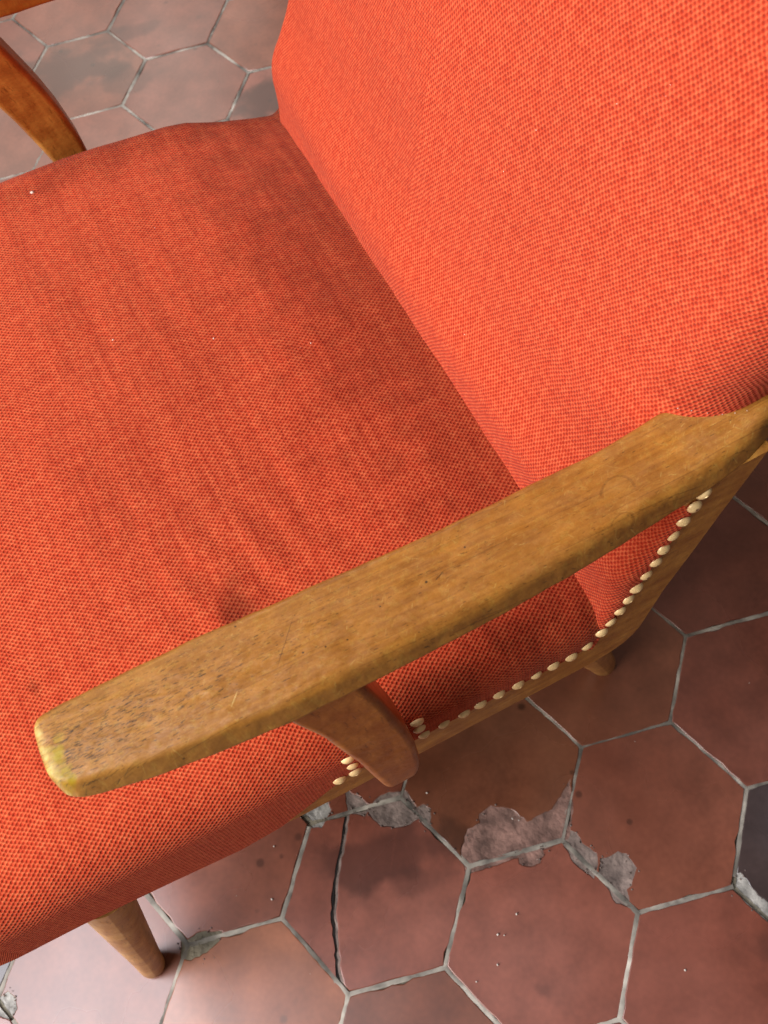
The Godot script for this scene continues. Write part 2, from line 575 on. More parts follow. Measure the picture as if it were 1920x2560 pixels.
func chips() -> Array:
	return [
		["chip_red", [Vector2(0.002, -0.175), Vector2(0.014, -0.195), Vector2(0.028, -0.198), Vector2(0.029, -0.207), Vector2(0.043, -0.213), Vector2(0.062, -0.205), Vector2(0.076, -0.189), Vector2(0.105, -0.196), Vector2(0.131, -0.221), Vector2(0.126, -0.189), Vector2(0.113, -0.163), Vector2(0.085, -0.158), Vector2(0.048, -0.155), Vector2(0.003, -0.150)]],
		["chip_red", [Vector2(0.058, -0.165), Vector2(0.058, -0.150), Vector2(0.067, -0.145), Vector2(0.079, -0.146), Vector2(0.085, -0.153), Vector2(0.085, -0.166)]],
		["chip_grey", [Vector2(0.107, -0.161), Vector2(0.116, -0.172), Vector2(0.123, -0.167), Vector2(0.126, -0.156), Vector2(0.138, -0.143), Vector2(0.136, -0.133), Vector2(0.128, -0.120), Vector2(0.112, -0.140)]],
		["chip_grey", [Vector2(0.134, -0.124), Vector2(0.139, -0.138), Vector2(0.151, -0.138), Vector2(0.159, -0.141), Vector2(0.167, -0.137), Vector2(0.173, -0.121), Vector2(0.163, -0.106), Vector2(0.157, -0.103), Vector2(0.156, -0.086), Vector2(0.143, -0.093)]],
		["chip_grey", [Vector2(-0.086, -0.235), Vector2(-0.074, -0.246), Vector2(-0.060, -0.25), Vector2(-0.042, -0.247), Vector2(-0.033, -0.226), Vector2(-0.034, -0.216), Vector2(-0.045, -0.212), Vector2(-0.061, -0.212), Vector2(-0.076, -0.218), Vector2(-0.082, -0.226)]],
		["chip_grey", [Vector2(-0.038, -0.226), Vector2(-0.026, -0.229), Vector2(-0.020, -0.223), Vector2(-0.021, -0.215), Vector2(-0.026, -0.203), Vector2(-0.033, -0.214)]],
		["plaster", [Vector2(-0.156, -0.248), Vector2(-0.142, -0.259), Vector2(-0.127, -0.257), Vector2(-0.124, -0.245), Vector2(-0.137, -0.228), Vector2(-0.147, -0.23)]],
		["chip_grey", [Vector2(-0.106, -0.262), Vector2(-0.091, -0.252), Vector2(-0.082, -0.238), Vector2(-0.09, -0.23), Vector2(-0.107, -0.238)]],
		["mortar", [Vector2(-0.301, -0.131), Vector2(-0.299, -0.146), Vector2(-0.277, -0.152), Vector2(-0.256, -0.148), Vector2(-0.260, -0.139), Vector2(-0.274, -0.131), Vector2(-0.291, -0.127)]],
		["plaster", [Vector2(-0.497, -0.127), Vector2(-0.482, -0.136), Vector2(-0.474, -0.128), Vector2(-0.473, -0.118), Vector2(-0.480, -0.108), Vector2(-0.492, -0.115)]],
		["plaster", [Vector2(0.259, -0.088), Vector2(0.272, -0.096), Vector2(0.280, -0.075), Vector2(0.293, -0.056), Vector2(0.284, -0.044), Vector2(0.268, -0.066)]],
	]

func rough_edge(p: PackedVector2Array, step: float, amt: float) -> PackedVector2Array:
	var out := PackedVector2Array()
	for i in p.size():
		var a := p[i]
		var b := p[(i + 1) % p.size()]
		var n := maxi(1, int(a.distance_to(b) / step))
		for k in n:
			var q := a.lerp(b, float(k) / n)
			if k > 0:
				q += Vector2(rng.randf_range(-amt, amt), rng.randf_range(-amt, amt))
			out.append(q)
	return out

func build_floor():
	var fl := MeshInstance3D.new()
	fl.name = "floor"
	var pm := PlaneMesh.new()
	pm.size = Vector2(4.4, 4.6)
	fl.mesh = pm
	fl.material_override = M.mortar
	fl.position = Vector3(0, -0.0036, -0.75)
	fl.set_meta("kind", "structure")
	fl.set_meta("label", "floor of worn hexagonal terracotta tiles with pale grout joints")
	add_child(fl)
	var e1 := hexdir(0) + hexdir(1)
	var e2 := hexdir(1) + hexdir(2)
	var bites := []
	for c in chips():
		bites.append([c[0], rough_edge(PackedVector2Array(c[1]), 0.004, 0.0008)])
	var cells := []
	for i in range(-16, 20):
		for j in range(-16, 20):
			var lc := i * e1 + j * e2
			var mid := lat(lc)
			if mid.x < -1.15 or mid.x > 1.1 or mid.y < -2.35 or mid.y > 0.36:
				continue
			tile(fl, i, j, lc, mid, bites)
			cells.append(lc)
	joints(fl, cells, bites)

# the pale mortar between the tiles: a low uneven ridge along each joint, left out where it has broken away
func joints(fl: Node3D, cells: Array, bites: Array):
	var done := {}
	var V := PackedVector3Array()
	var N := PackedVector3Array()
	var UV := PackedVector2Array()
	var I := PackedInt32Array()
	var ns := noise(71, 60.0, 3)
	var lo := noise(72, 9.0, 2)
	for lc in cells:
		for k in 6:
			var a := lat(lc + hexdir(k))
			var b := lat(lc + hexdir(k + 1))
			var key := Vector2i(((a + b) * 2000.0).round())
			if done.has(key): continue
			done[key] = true
			var d := (b - a).normalized()
			var n := Vector2(-d.y, d.x)
			var seg := 22
			var base := V.size()
			var sunk := -0.0007 + 0.0006 * lo.get_noise_2dv((a + b) / 2.0)
			for q in seg + 1:
				var p := a.lerp(b, float(q) / seg)
				for e in 5:
					var o: float = (e - 2) * 0.00125
					var w := p + n * o
					var y := sunk + 0.0007 * ns.get_noise_2dv(w) - absf(e - 2) * 0.00008
					V.append(Vector3(w.x, y + 0.0036, w.y + 0.75))
					N.append(Vector3(n.x * (e - 2) * 0.12 - ns.get_noise_2d(w.x + 9.0, w.y) * 0.5, 1, n.y * (e - 2) * 0.12 - ns.get_noise_2d(w.x, w.y + 9.0) * 0.5).normalized())
					UV.append(w * 6.0)
			for q in seg:
				var m := a.lerp(b, (q + 0.5) / seg)
				var out := false
				for c in bites:
					if c[0] == "plaster" and Geometry2D.is_point_in_polygon(m, c[1]): out = true
				if out: continue
				for e in 4:
					var i0 := base + q * 5 + e
					tri(I, V, i0, i0 + 1, i0 + 5, Vector3.UP)
					tri(I, V, i0 + 1, i0 + 6, i0 + 5, Vector3.UP)
	commit("grout", arrays(V, N, UV, PackedColorArray(), I), M.grout, fl)

func tile(fl: Node3D, i: int, j: int, lc: Vector2, mid: Vector2, bites: Array):
	var poly := PackedVector2Array()
	var gap := rng.randf_range(0.0010, 0.0025)
	var corner := []
	for k in 6:
		var p := lat(lc + hexdir(k))
		var q := mid + (p - mid) * (1.0 - gap * 1.1547 / EDGE)
		corner.append(q + Vector2(rng.randf_range(-0.0008, 0.0008), rng.randf_range(-0.0008, 0.0008)))
	var near := mid.distance_to(Vector2(0.0, -0.1)) < 0.75
	var n := 9 if near else 4
	for k in 6:
		for s in n:
			var q: Vector2 = corner[k].lerp(corner[(k + 1) % 6], float(s) / n)
			if s > 0:
				q += Vector2(rng.randf_range(-1, 1), rng.randf_range(-1, 1)) * 0.0006
				if rng.randf() < 0.07: q = q.lerp(mid, rng.randf_range(0.01, 0.03))
			else:
				q = q.lerp(mid, 0.006)
			poly.append(q)
	var tone := Color(0.31, 0.108, 0.066)
	var v := rng.randf_range(0.86, 1.12)
	tone = Color(tone.r * v, tone.g * v * rng.randf_range(0.95, 1.06), tone.b * v * rng.randf_range(0.94, 1.1))
	if mid.distance_to(Vector2(0.36, -0.13)) < 0.06 or mid.distance_to(Vector2(-0.55, -0.2)) < 0.07 or mid.distance_to(Vector2(-0.53, -1.6)) < 0.06:
		tone = Color(0.085, 0.06, 0.062)      # a dark slate tile
	if mid.distance_to(Vector2(-0.235, -0.05)) < 0.06:
		tone = Color(0.44, 0.17, 0.088)       # an orange tile, sunlit brightness put into its tone
	if mid.distance_to(Vector2(-0.38, -0.05)) < 0.06:
		tone = Color(0.29, 0.125, 0.11)
	var polys := [poly]
	var pits := []
	for b in bites:
		var next := []
		for q in polys:
			var cut := Geometry2D.intersect_polygons(q, b[1])
			if cut.is_empty():
				next.append(q)
				continue
			for c in cut: pits.append([b[0], c])
			for r in Geometry2D.clip_polygons(q, b[1]):
				if not Geometry2D.is_polygon_clockwise(r) and area_of(r) > 2e-5: next.append(r)
		polys = next
	# the tile that has split from joint to joint
	if mid.distance_to(Vector2(-0.095, -0.152)) < 0.05:
		var line := [Vector2(-0.104, -0.30), Vector2(-0.105, -0.263), Vector2(-0.108, -0.241), Vector2(-0.118, -0.210), Vector2(-0.128, -0.187), Vector2(-0.136, -0.162), Vector2(-0.142, -0.137), Vector2(-0.143, -0.112), Vector2(-0.146, -0.087), Vector2(-0.141, -0.03)]
		var slit := PackedVector2Array()
		for p in line: slit.append(p + Vector2(-0.0013 + rng.randf_range(-0.0006, 0.0003), 0))
		line.reverse()
		for p in line: slit.append(p + Vector2(0.0013 + rng.randf_range(-0.0003, 0.0008), 0))
		slit = rough_edge(slit, 0.005, 0.0009)
		var pale := PackedVector2Array()
		for k in slit.size(): pale.append(slit[k] + Vector2(0.0026, 0))
		pale = rough_edge(pale, 0.004, 0.0008)
		var kept := []
		for q in polys:
			for r in Geometry2D.intersect_polygons(q, pale):
				for r2 in Geometry2D.clip_polygons(r, slit):
					if area_of(r2) > 2e-6: pits.append(["chip_grey", r2])
			for r in Geometry2D.clip_polygons(q, pale):
				if area_of(r) > 2e-5: kept.append(r)
		polys = kept
		var next := []
		for q in polys:
			for r in Geometry2D.intersect_polygons(q, slit): pits.append(["crack_dark", r])  # near-black bed: the shade of the deep gap put into the colour
			for r in Geometry2D.clip_polygons(q, slit):
				if area_of(r) > 2e-5: next.append(r)
		polys = next
	var lift := rng.randf_range(-0.0004, 0.0005)
	var tilt := Vector2(rng.randf_range(-1, 1), rng.randf_range(-1, 1)) * 0.004
	for q in polys:
		if polys.size() > 1:
			tilt += Vector2(rng.randf_range(-1, 1), rng.randf_range(-1, 1)) * 0.003
		var o := commit("hexagonal_tile", slab(q, mid, lift, tilt, tone), M.tile, fl)
		o.position = Vector3(0, 0.0036, 0)
		if q == polys[0]:
			for p in pits:
				commit("crack" if p[0] == "crack_dark" else "chip", pit(p[1]), M[p[0]], o)

func area_of(p: PackedVector2Array) -> float:
	var a := 0.0
	for i in p.size():
		a += p[i].cross(p[(i + 1) % p.size()])
	return absf(a) / 2

func slab(poly: PackedVector2Array, mid: Vector2, lift: float, tilt: Vector2, tone: Color) -> ArrayMesh:
	if Geometry2D.is_polygon_clockwise(poly): poly.reverse()
	var inner := inset(poly, 0.0011)
	var V := PackedVector3Array()
	var N := PackedVector3Array()
	var UV := PackedVector2Array()
	var C := PackedColorArray()
	var I := PackedInt32Array()
	var T := Geometry2D.triangulate_polygon(inner)
	if T.is_empty():
		inner = poly
		T = Geometry2D.triangulate_polygon(inner)
	var n := poly.size()
	var up := Vector3(-tilt.x, 1, -tilt.y).normalized()
	var zs := Vector3(0, 0, -0.75)
	for r in 3:
		for k in n:
			var p: Vector2 = inner[k] if r == 0 else poly[k]
			var y := lift + tilt.dot(p - mid)
			if r == 1: y -= 0.0008
			if r == 2: y = -0.004
			V.append(Vector3(p.x, y, p.y) - zs)
			var e := (poly[(k + 1) % n] - poly[(k + n - 1) % n]).normalized()
			var side := Vector3(e.y, 0, -e.x)
			N.append(up if r == 0 else (up + side * (1.3 if r == 1 else 9.0)).normalized())
			UV.append(Vector2((p.x - FX) / (FS * FW), (p.y - FZ) / (FS * FH)))
			C.append(tone)
	for k in range(0, T.size(), 3):
		tri(I, V, T[k], T[k + 1], T[k + 2], Vector3.UP)
	for r in 2:
		for k in n:
			var l := (k + 1) % n
			tri(I, V, r * n + k, r * n + l, (r + 1) * n + k, N[(r + 1) * n + k] + N[(r + 1) * n + l])
			tri(I, V, r * n + l, (r + 1) * n + l, (r + 1) * n + k, N[(r + 1) * n + k] + N[(r + 1) * n + l])
	return arrays(V, N, UV, C, I)

# the rough bed left where a piece of tile has broken away
func pit(poly: PackedVector2Array) -> ArrayMesh:
	var pts := PackedVector2Array(poly)
	var lo := poly[0]
	var hi := poly[0]
	for p in poly:
		lo = lo.min(p)
		hi = hi.max(p)
	var rim := poly.size()
	var x := lo.x
	while x < hi.x:
		var y := lo.y
		while y < hi.y:
			var q := Vector2(x, y) + Vector2(rng.randf_range(-1, 1), rng.randf_range(-1, 1)) * 0.001
			if Geometry2D.is_point_in_polygon(q, poly): pts.append(q)
			y += 0.0034
		x += 0.0034
	var T := Geometry2D.triangulate_delaunay(pts)
	var st := SurfaceTool.new()
	st.begin(Mesh.PRIMITIVE_TRIANGLES)
	st.set_smooth_group(-1)
	var ns := noise(77, 90.0, 3)
	var H := PackedFloat32Array()
	for k in pts.size():
		var far := 1.0
		for e in rim:
			far = minf(far, pts[k].distance_to(poly[e]))
		H.append(-0.0006 - 0.0013 * sstep(0.0, 0.010, far) + 0.0009 * ns.get_noise_2dv(pts[k]))
	for k in range(0, T.size(), 3):
		var a := T[k]
		var b := T[k + 1]
		var c := T[k + 2]
		if not Geometry2D.is_point_in_polygon((pts[a] + pts[b] + pts[c]) / 3.0, poly): continue
		if (pts[b] - pts[a]).cross(pts[c] - pts[a]) < 0:
			var t := b
			b = c
			c = t
		for q in [a, b, c]:
			st.set_uv(pts[q] * 6.0)
			st.add_vertex(Vector3(pts[q].x, H[q], pts[q].y + 0.75))
	st.generate_normals()
	return st.commit()


# ==================================================================== armchair
# Its own axes: x to the rear, y up, z to the near side; the origin is on the floor under the seat.
func build_chair():
	chair = Node3D.new()
	chair.name = "armchair"
	var a := deg_to_rad(15.5)
	chair.rotation.y = a
	chair.position = Vector3(sin(a), 0, cos(a)) * -0.54
	chair.set_meta("label", "worn wooden armchair with coral red woven upholstery and a row of cream nails")
	chair.set_meta("category", "armchair")
	add_child(chair)
	seat()
	backrest()
	for s in [1.0, -1.0]:
		side_frame(s)
		armrest(s)
		bracket(s)
		leg(Vector3(-0.225, 0.315, 0.314 * s), Vector3(-0.284, 0.0, 0.326 * s), 0.0225, 0.0125)
		leg(Vector3(0.20, 0.315, 0.308 * s), Vector3(0.283, 0.0, 0.268 * s), 0.022, 0.014)
	var b := BoxMesh.new()
	b.size = Vector3(0.5, 0.012, 0.58)
	var w := MeshInstance3D.new()
	w.name = "seat_base"
	w.mesh = b
	w.material_override = M.webbing
	w.position = Vector3(-0.05, 0.325, 0)
	chair.add_child(w, true)
	nails()

const NX := [-0.35, -0.24, -0.17, -0.115, -0.08, -0.03, -0.02, 0.17, 0.185, 0.195, 0.205, 0.211, 0.23]
const NY := [0.336, 0.331, 0.318, 0.306, 0.311, 0.345, 0.356, 0.356, 0.358, 0.365, 0.379, 0.392, 0.41]

func stain_or_shade(x: float, z: float, cx: float, cz: float, rx: float, rz: float, n: float) -> float:
	var d := Vector2((x - cx) / rx, (z - cz) / rz).length() + n
	return sstep(1.1, 0.2, d)

func seat():
	var rows := 190
	var cols := 150
	var P := PackedVector3Array()
	var UV := PackedVector2Array()
	var C := PackedColorArray()
	var big := noise(81, 9.0, 3)
	var dirt := noise(82, 30.0, 4)
	var slub := noise(83, 160.0, 2)
	var slow := noise(85, 22.0, 2)
	var wr := noise(84, 7.0, 2)
	var streak := noise(86, 95.0, 1)
	var warp := noise(87, 14.0, 2)
	var rf := 0.05
	var xf := -0.335
	var run := 0.0
	for i in rows:
		var t := float(i) / (rows - 1)
		# stations: first the front roll (quarter turn), then straight to the rear
		var x: float
		var drop: float
		if t < 0.16:
			var ang := t / 0.16 * PI / 2
			x = xf + rf * (1.0 - sin(ang)) * 0.0 + rf * (1.0 - cos(ang))
			drop = 0.085 * (1.0 - sin(ang))
		else:
			x = lerpf(xf + rf, 0.214, (t - 0.16) / 0.84)
			drop = 0.0
		var yb := curve(NX, NY, x)
		var ye: float = curve([-0.35, -0.2, 0.0, 0.1, 0.18, 0.235], [0.425, 0.43, 0.428, 0.42, 0.405, 0.398], x) - drop
		ye = maxf(ye, yb + 0.002)
		var crown: float = curve([-0.35, -0.1, 0.1, 0.235], [0.006, 0.010, 0.016, 0.024], x) * (1.0 - drop / 0.085 * 0.8)
		var w := 0.3372
		if drop > 0.0: w -= 0.012 * drop / 0.085
		var r: float = minf(curve([-0.35, 0.0, 0.15, 0.235], [0.040, 0.042, 0.038, 0.020], x), (ye - yb) * 0.9)
		if i > 0: run += Vector2(x - P[(i - 1) * cols + cols / 2].x, ye - P[(i - 1) * cols + cols / 2].y).length() if drop > 0.0 else 0.38 / (rows * 0.84) * 1.4 * 0 + (x - P[(i - 1) * cols + cols / 2].x)
		var wf: float = minf(w, curve([-0.35, -0.07, 0.03, 0.12, 0.21, 0.235], [0.324, 0.322, 0.319, 0.309, 0.276, 0.268], x))
		var side := ye - r - yb
		var arc := r * PI / 2
		var top := (w - r) * 2.0
		var total := 2.0 * (side + arc) + top
		for j in cols:
			# more points round the edges
			var f := float(j) / (cols - 1)
			var s := total * f
			var p := Vector2()
			var bul := 0.0
			var m := s if s < total / 2 else total - s
			var sg := 1.0 if s < total / 2 else -1.0
			if m < side:
				p = Vector2(w, yb + m)
			elif m < side + arc:
				var an := (m - side) / r
				p = Vector2(w - r + r * cos(an), ye - r + r * sin(an))
			else:
				p = Vector2(w - r - (m - side - arc), ye)
			if sg < 0.0: p.x -= maxf(0.0, w - wf)
			var zz := p.x * sg
			if m >= side + arc:
				zz = (w - r) - (s - side - arc)
				var q := zz / (w - r)
				if zz < 0.0: zz *= (wf - r) / (w - r)
				p.y += crown * (1.0 - q * q)
			var y := p.y
			# soft folds, and the hollow where people sat
			y += 0.0018 * wr.get_noise_2d(x, zz) * minf(1.0, m / 0.06)
			y -= 0.004 * exp(-(pow((x - 0.0) / 0.12, 2) + pow(zz / 0.2, 2)))
			# pulls in the cloth that run from the bracket inwards
			var pull := exp(-pow((zz - 0.2) / 0.09, 2)) * exp(-pow((x + 0.02) / 0.08, 2))
			y += 0.0009 * pull * sin((x * 1.0 - zz * 0.35) * 190.0)
			P.append(Vector3(x, y, zz))
			UV.append(Vector2((run + 0.0018 * warp.get_noise_2d(x, zz)) / (COL * WN), (s - total / 2.0 + 0.0018 * warp.get_noise_2d(zz + 7.0, x)) / (ROW * WM)))
			# colour of the cloth: worn pale stripes along the weft, grime, and shade painted in towards the backrest crease
			var nb := big.get_noise_2d(x, zz)
			var nd := dirt.get_noise_2d(x, zz)
			var st := slub.get_noise_2d(x, zz * 0.03) * 0.7 + slow.get_noise_2d(x * 2.0, zz * 0.1) * 0.8 + 1.6 * maxf(0.0, streak.get_noise_2d(x, zz * 0.06) - 0.18)
			var k := 1.0 + 0.07 * nb + 0.12 * st
			var g := 0.0
			g = maxf(g, 0.9 * stain_or_shade(x, zz, -0.032, 0.21, 0.020, 0.05, nd * 0.35))
			g = maxf(g, 0.3 * stain_or_shade(x, zz, -0.05, 0.18, 0.02, 0.03, nd * 0.7))
			g = maxf(g, 0.65 * stain_or_shade(x, zz, -0.189, 0.193, 0.006, 0.009, nd * 0.5))
			g = maxf(g, 0.62 * stain_or_shade(x, zz, 0.155, 0.312, 0.045, 0.022, nd * 0.8))
			g = maxf(g, 0.45 * stain_or_shade(x, zz, 0.06, 0.325, 0.09, 0.016, nd * 0.8))
			g = maxf(g, 0.68 * stain_or_shade(x, zz, 0.23, 0.0, 0.20, 0.6, nd * 0.3))  # broad shade in front of the backrest, painted into the cloth colour
			g = maxf(g, 0.85 * sstep(0.165, 0.212, x + 0.012 * nd))  # tighter band of painted shade right at the crease
			g = maxf(g, 0.3 * stain_or_shade(x, zz, 0.03, -0.27, 0.12, 0.03, nd * 0.9))
			g = maxf(g, 0.25 * stain_or_shade(x, zz, -0.0, 0.05, 0.16, 0.3, nd * 0.5))
			var col := Color(k, k * (1.0 + 0.10 * st), k * (1.0 + 0.10 * st))
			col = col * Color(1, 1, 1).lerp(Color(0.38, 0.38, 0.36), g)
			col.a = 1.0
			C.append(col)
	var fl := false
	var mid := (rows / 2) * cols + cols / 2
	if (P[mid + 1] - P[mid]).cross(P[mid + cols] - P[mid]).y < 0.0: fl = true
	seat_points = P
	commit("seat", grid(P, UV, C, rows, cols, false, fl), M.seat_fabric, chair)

func back_x(y: float) -> float:
	return 0.207 + 0.28 * (y - 0.43)

func backrest():
	var rows := 190
	var P := PackedVector3Array()
	var UV := PackedVector2Array()
	var C := PackedColorArray()
	var big := noise(91, 6.0, 3)
	var dirt := noise(92, 28.0, 4)
	var slub := noise(93, 150.0, 2)
	var ns := 20
	var nc := 12
	var nf := 80
	var nb := 12
	var cols := 2 * (ns + nc) + nf + nb + 1
	var up := sqrt(1.0 + 0.28 * 0.28)
	for i in rows:
		var t := float(i) / (rows - 1)
		var y := lerpf(0.35, 0.985, t)
		var round_top := 0.0
		if y > 0.945:
			round_top = 1.0 - sqrt(maxf(0.0, 1.0 - pow((y - 0.945) / 0.0401, 2)))
		var xf := back_x(y) + 0.042 * round_top + 0.004 - 0.011 * exp(-pow((y - 0.462) / 0.035, 2))
		var nailx: float = curve([0.35, 0.362, 0.369, 0.384, 0.398, 0.415, 0.430, 0.450, 0.480, 0.53, 0.60], [0.150, 0.183, 0.193, 0.203, 0.209, 0.216, 0.222, 0.227, 0.236, 0.2505, 0.271], y)
		var wrap := sstep(0.556, 0.586, y)
		var xb := lerpf(nailx, back_x(y) + 0.085 - 0.042 * round_top, wrap)
		var w: float = curve([0.35, 0.545, 0.568, 0.585, 0.61, 0.64, 0.70, 0.99], [0.3372, 0.3372, 0.318, 0.311, 0.3135, 0.321, 0.333, 0.337], y)
		w -= 0.03 * round_top
		xb = maxf(xb, xf + 0.008)
		var r := lerpf(0.014, 0.048, sstep(0.46, 0.62, y))
		r = minf(r, (xb - xf) * 0.85)
		var crown: float = 0.008 + 0.010 * sstep(0.42, 0.7, y)
		var pts := []
		for j in ns: pts.append([Vector2(lerpf(xb, xf + r, float(j) / ns), w), 0])
		for j in nc:
			var an := float(j) / nc * PI / 2
			pts.append([Vector2(xf + r - r * sin(an), w - r + r * cos(an)), 0])
		for j in nf: pts.append([Vector2(xf, lerpf(w - r, -(w - r), float(j) / nf)), 1])
		for j in nc:
			var an := float(j) / nc * PI / 2
			pts.append([Vector2(xf + r - r * cos(an), -(w - r) - r * sin(an)), 0])
		for j in ns: pts.append([Vector2(lerpf(xf + r, xb, float(j) / ns), -w), 0])
		for j in nb + 1: pts.append([Vector2(xb, lerpf(-w, w, float(j) / nb)), 0])
		var s := 0.0
		for j in ns + nc + nf / 2: s -= pts[j][0].distance_to(pts[j + 1][0])
		for j in pts.size():
			var p: Vector2 = pts[j][0]
			if pts[j][1]:
				var q := p.y / (w - r)
				p.x -= crown * (1.0 - q * q)
			if j > 0: s += pts[j][0].distance_to(pts[j - 1][0])
			if p.y < 0.0: p.y *= curve([0.40, 0.44, 0.48, 0.53, 0.62], [0.755, 0.80, 0.79, 0.765, 0.73], y)
			P.append(Vector3(p.x + 0.0012 * big.get_noise_2d(p.y * 2.0, y * 2.0), y, p.y))
			UV.append(Vector2((t * 0.635 * up + 0.002 * big.get_noise_2d(p.y * 2.0 + 3.0, y * 2.0)) / (COL * WN), (s + 0.002 * big.get_noise_2d(y * 2.0, p.y * 2.0 + 9.0)) / (ROW * WM)))
			var st := slub.get_noise_2d(y, p.y * 0.02)
			var k := 1.0 + 0.07 * big.get_noise_2d(p.y, y) + 0.06 * st
			var nd := dirt.get_noise_2d(p.y, y)
			var g := 0.0
			if p.x < xf + 0.06:
				g = maxf(g, 0.1 * stain_or_shade(p.y, y, 0.335, 0.61, 0.045, 0.03, nd * 0.7))
				g = maxf(g, 0.2 * stain_or_shade(p.y, y, 0.29, 0.6, 0.05, 0.02, nd * 0.7))
			var c := Color(k, k, k) * Color(1, 1, 1).lerp(Color(0.42, 0.5, 0.55), g)
			c.a = 1.0
			C.append(c)
	cols = P.size() / rows
	back_points = P
	commit("backrest", grid(P, UV, C, rows, cols, true, check_flip(P, cols)), M.back_fabric, chair)

func side_frame(s: float):
	var o := PackedVector2Array()
	for p in [Vector2(-0.315, 0.342), Vector2(-0.24, 0.336), Vector2(-0.17, 0.322), Vector2(-0.12, 0.309), Vector2(-0.06, 0.3012), Vector2(0.0, 0.300), Vector2(0.10, 0.300), Vector2(0.185, 0.2985), Vector2(0.205, 0.2995), Vector2(0.220, 0.303), Vector2(0.232, 0.310), Vector2(0.240, 0.321), Vector2(0.2455, 0.336), Vector2(0.250, 0.36), Vector2(0.2575, 0.40), Vector2(0.272, 0.451), Vector2(0.284, 0.498), Vector2(0.296, 0.54), Vector2(0.3042, 0.570), Vector2(0.297, 0.5705), Vector2(0.285, 0.5695), Vector2(0.272, 0.569), Vector2(0.2625, 0.5675), Vector2(0.2555, 0.564), Vector2(0.2465, 0.549), Vector2(0.2325, 0.495), Vector2(0.2245, 0.465), Vector2(0.217, 0.430), Vector2(0.208, 0.402), Vector2(0.201, 0.388), Vector2(0.190, 0.372), Vector2(0.17, 0.367), Vector2(-0.1, 0.366), Vector2(-0.315, 0.366)]:
		o.append(p)
	var z0 := 0.301 if s > 0 else -0.335
	var f := commit("side_frame", board(o, z0, z0 + 0.034, 0.0022, 3.2), M.frame_wood, chair)
	if s < 0:      # the far side runs in towards the back
		f.rotation.y = -0.17
		f.position = Vector3(-0.05, 0, 0.068)

func arm_y(x: float) -> float:
	return curve([-0.17, -0.08, 0.0, 0.1, 0.2, 0.25, 0.28, 0.31, 0.40], [0.604, 0.601, 0.597, 0.588, 0.581, 0.581, 0.585, 0.590, 0.597], x)

func armrest(s: float):
	var xi := [-0.155, -0.132, -0.092, -0.044, 0.005, 0.056, 0.1, 0.164, 0.214, 0.256, 0.40]
	var zi := [0.290, 0.288, 0.2872, 0.2875, 0.289, 0.2893, 0.290, 0.2885, 0.2875, 0.284, 0.280]
	var xo := [-0.155, -0.149, -0.141, -0.102, -0.057, -0.026, 0.015, 0.067, 0.098, 0.151, 0.194, 0.237, 0.267, 0.28, 0.295, 0.317, 0.40]
	var zo := [0.333, 0.336, 0.340, 0.347, 0.3515, 0.3535, 0.3535, 0.352, 0.351, 0.348, 0.344, 0.3395, 0.3372, 0.3355, 0.332, 0.324, 0.312]
	var rows := 100
	var P := PackedVector3Array()
	var UV := PackedVector2Array()
	var C := PackedColorArray()
	var dents := noise(101, 30.0, 3)
	var cols := 0
	for i in rows:
		var t := float(i) / (rows - 1)
		# the first stations round the tip over
		var x: float
		var shrink := 0.0
		if t < 0.14:
			var an := t / 0.14 * PI / 2
			x = -0.1535 + 0.0095 * (1.0 - cos(an))
			shrink = 1.0 - sin(an)
		else:
			x = lerpf(-0.144, 0.328, (t - 0.14) / 0.86)
		var a: float = curve(xi, zi, x)
		var b: float = curve(xo, zo, x)
		var h := 0.0125 * (1.0 + 0.1 * sstep(0.1, 0.3, x))
		var cy := arm_y(x) - h
		var c := (a + b) / 2.0
		var hw := (b - a) / 2.0 - 0.009 * shrink * shrink - 0.001 * shrink
		var hh := h - 0.0050 * shrink
		# flat top with worn arrises, the outer side bevelled so that it shows from above
		var soft := 1.0 + 1.0 * sstep(-0.08, 0.05, x)
		var pts := fillet([Vector2(hw - 0.0048, hh), Vector2(-hw, hh - 0.0012), Vector2(-hw + 0.003, -hh), Vector2(hw - 0.006, -hh), Vector2(hw + 0.0006, -0.004)], [0.0042 * soft, 0.0048, 0.006, 0.007, 0.0045], 7, 12)
		cols = pts.size()
		for q in pts:
			var oy: float = q.y
			if q.y > 0.0: oy += 0.0022 * (1.0 - pow(q.x / hw, 2))
			var p := Vector3(x, cy + oy, c + q.x)
			p.y += 0.0005 * dents.get_noise_3dv(p)
			p.z += 0.0006 * dents.get_noise_3d(p.z, p.x, 3.0)
			p.z *= s
			P.append(p)
			UV.append(Vector2((x + 0.1535) / 0.5, (0.30 - (c + q.x - 0.3195) / 0.16) if q.y >= -0.0031 else (0.62 + 0.3 * (0.5 + 0.5 * q.x / hw))))
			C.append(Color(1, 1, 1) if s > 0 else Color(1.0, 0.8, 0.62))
	var m := grid(P, UV, C, rows, cols, true, check_flip(P, cols), true)
	var o := commit("armrest", m, M.arm_wood, chair)
	if s < 0:
		o.position = Vector3(0, 0.006, -0.003)

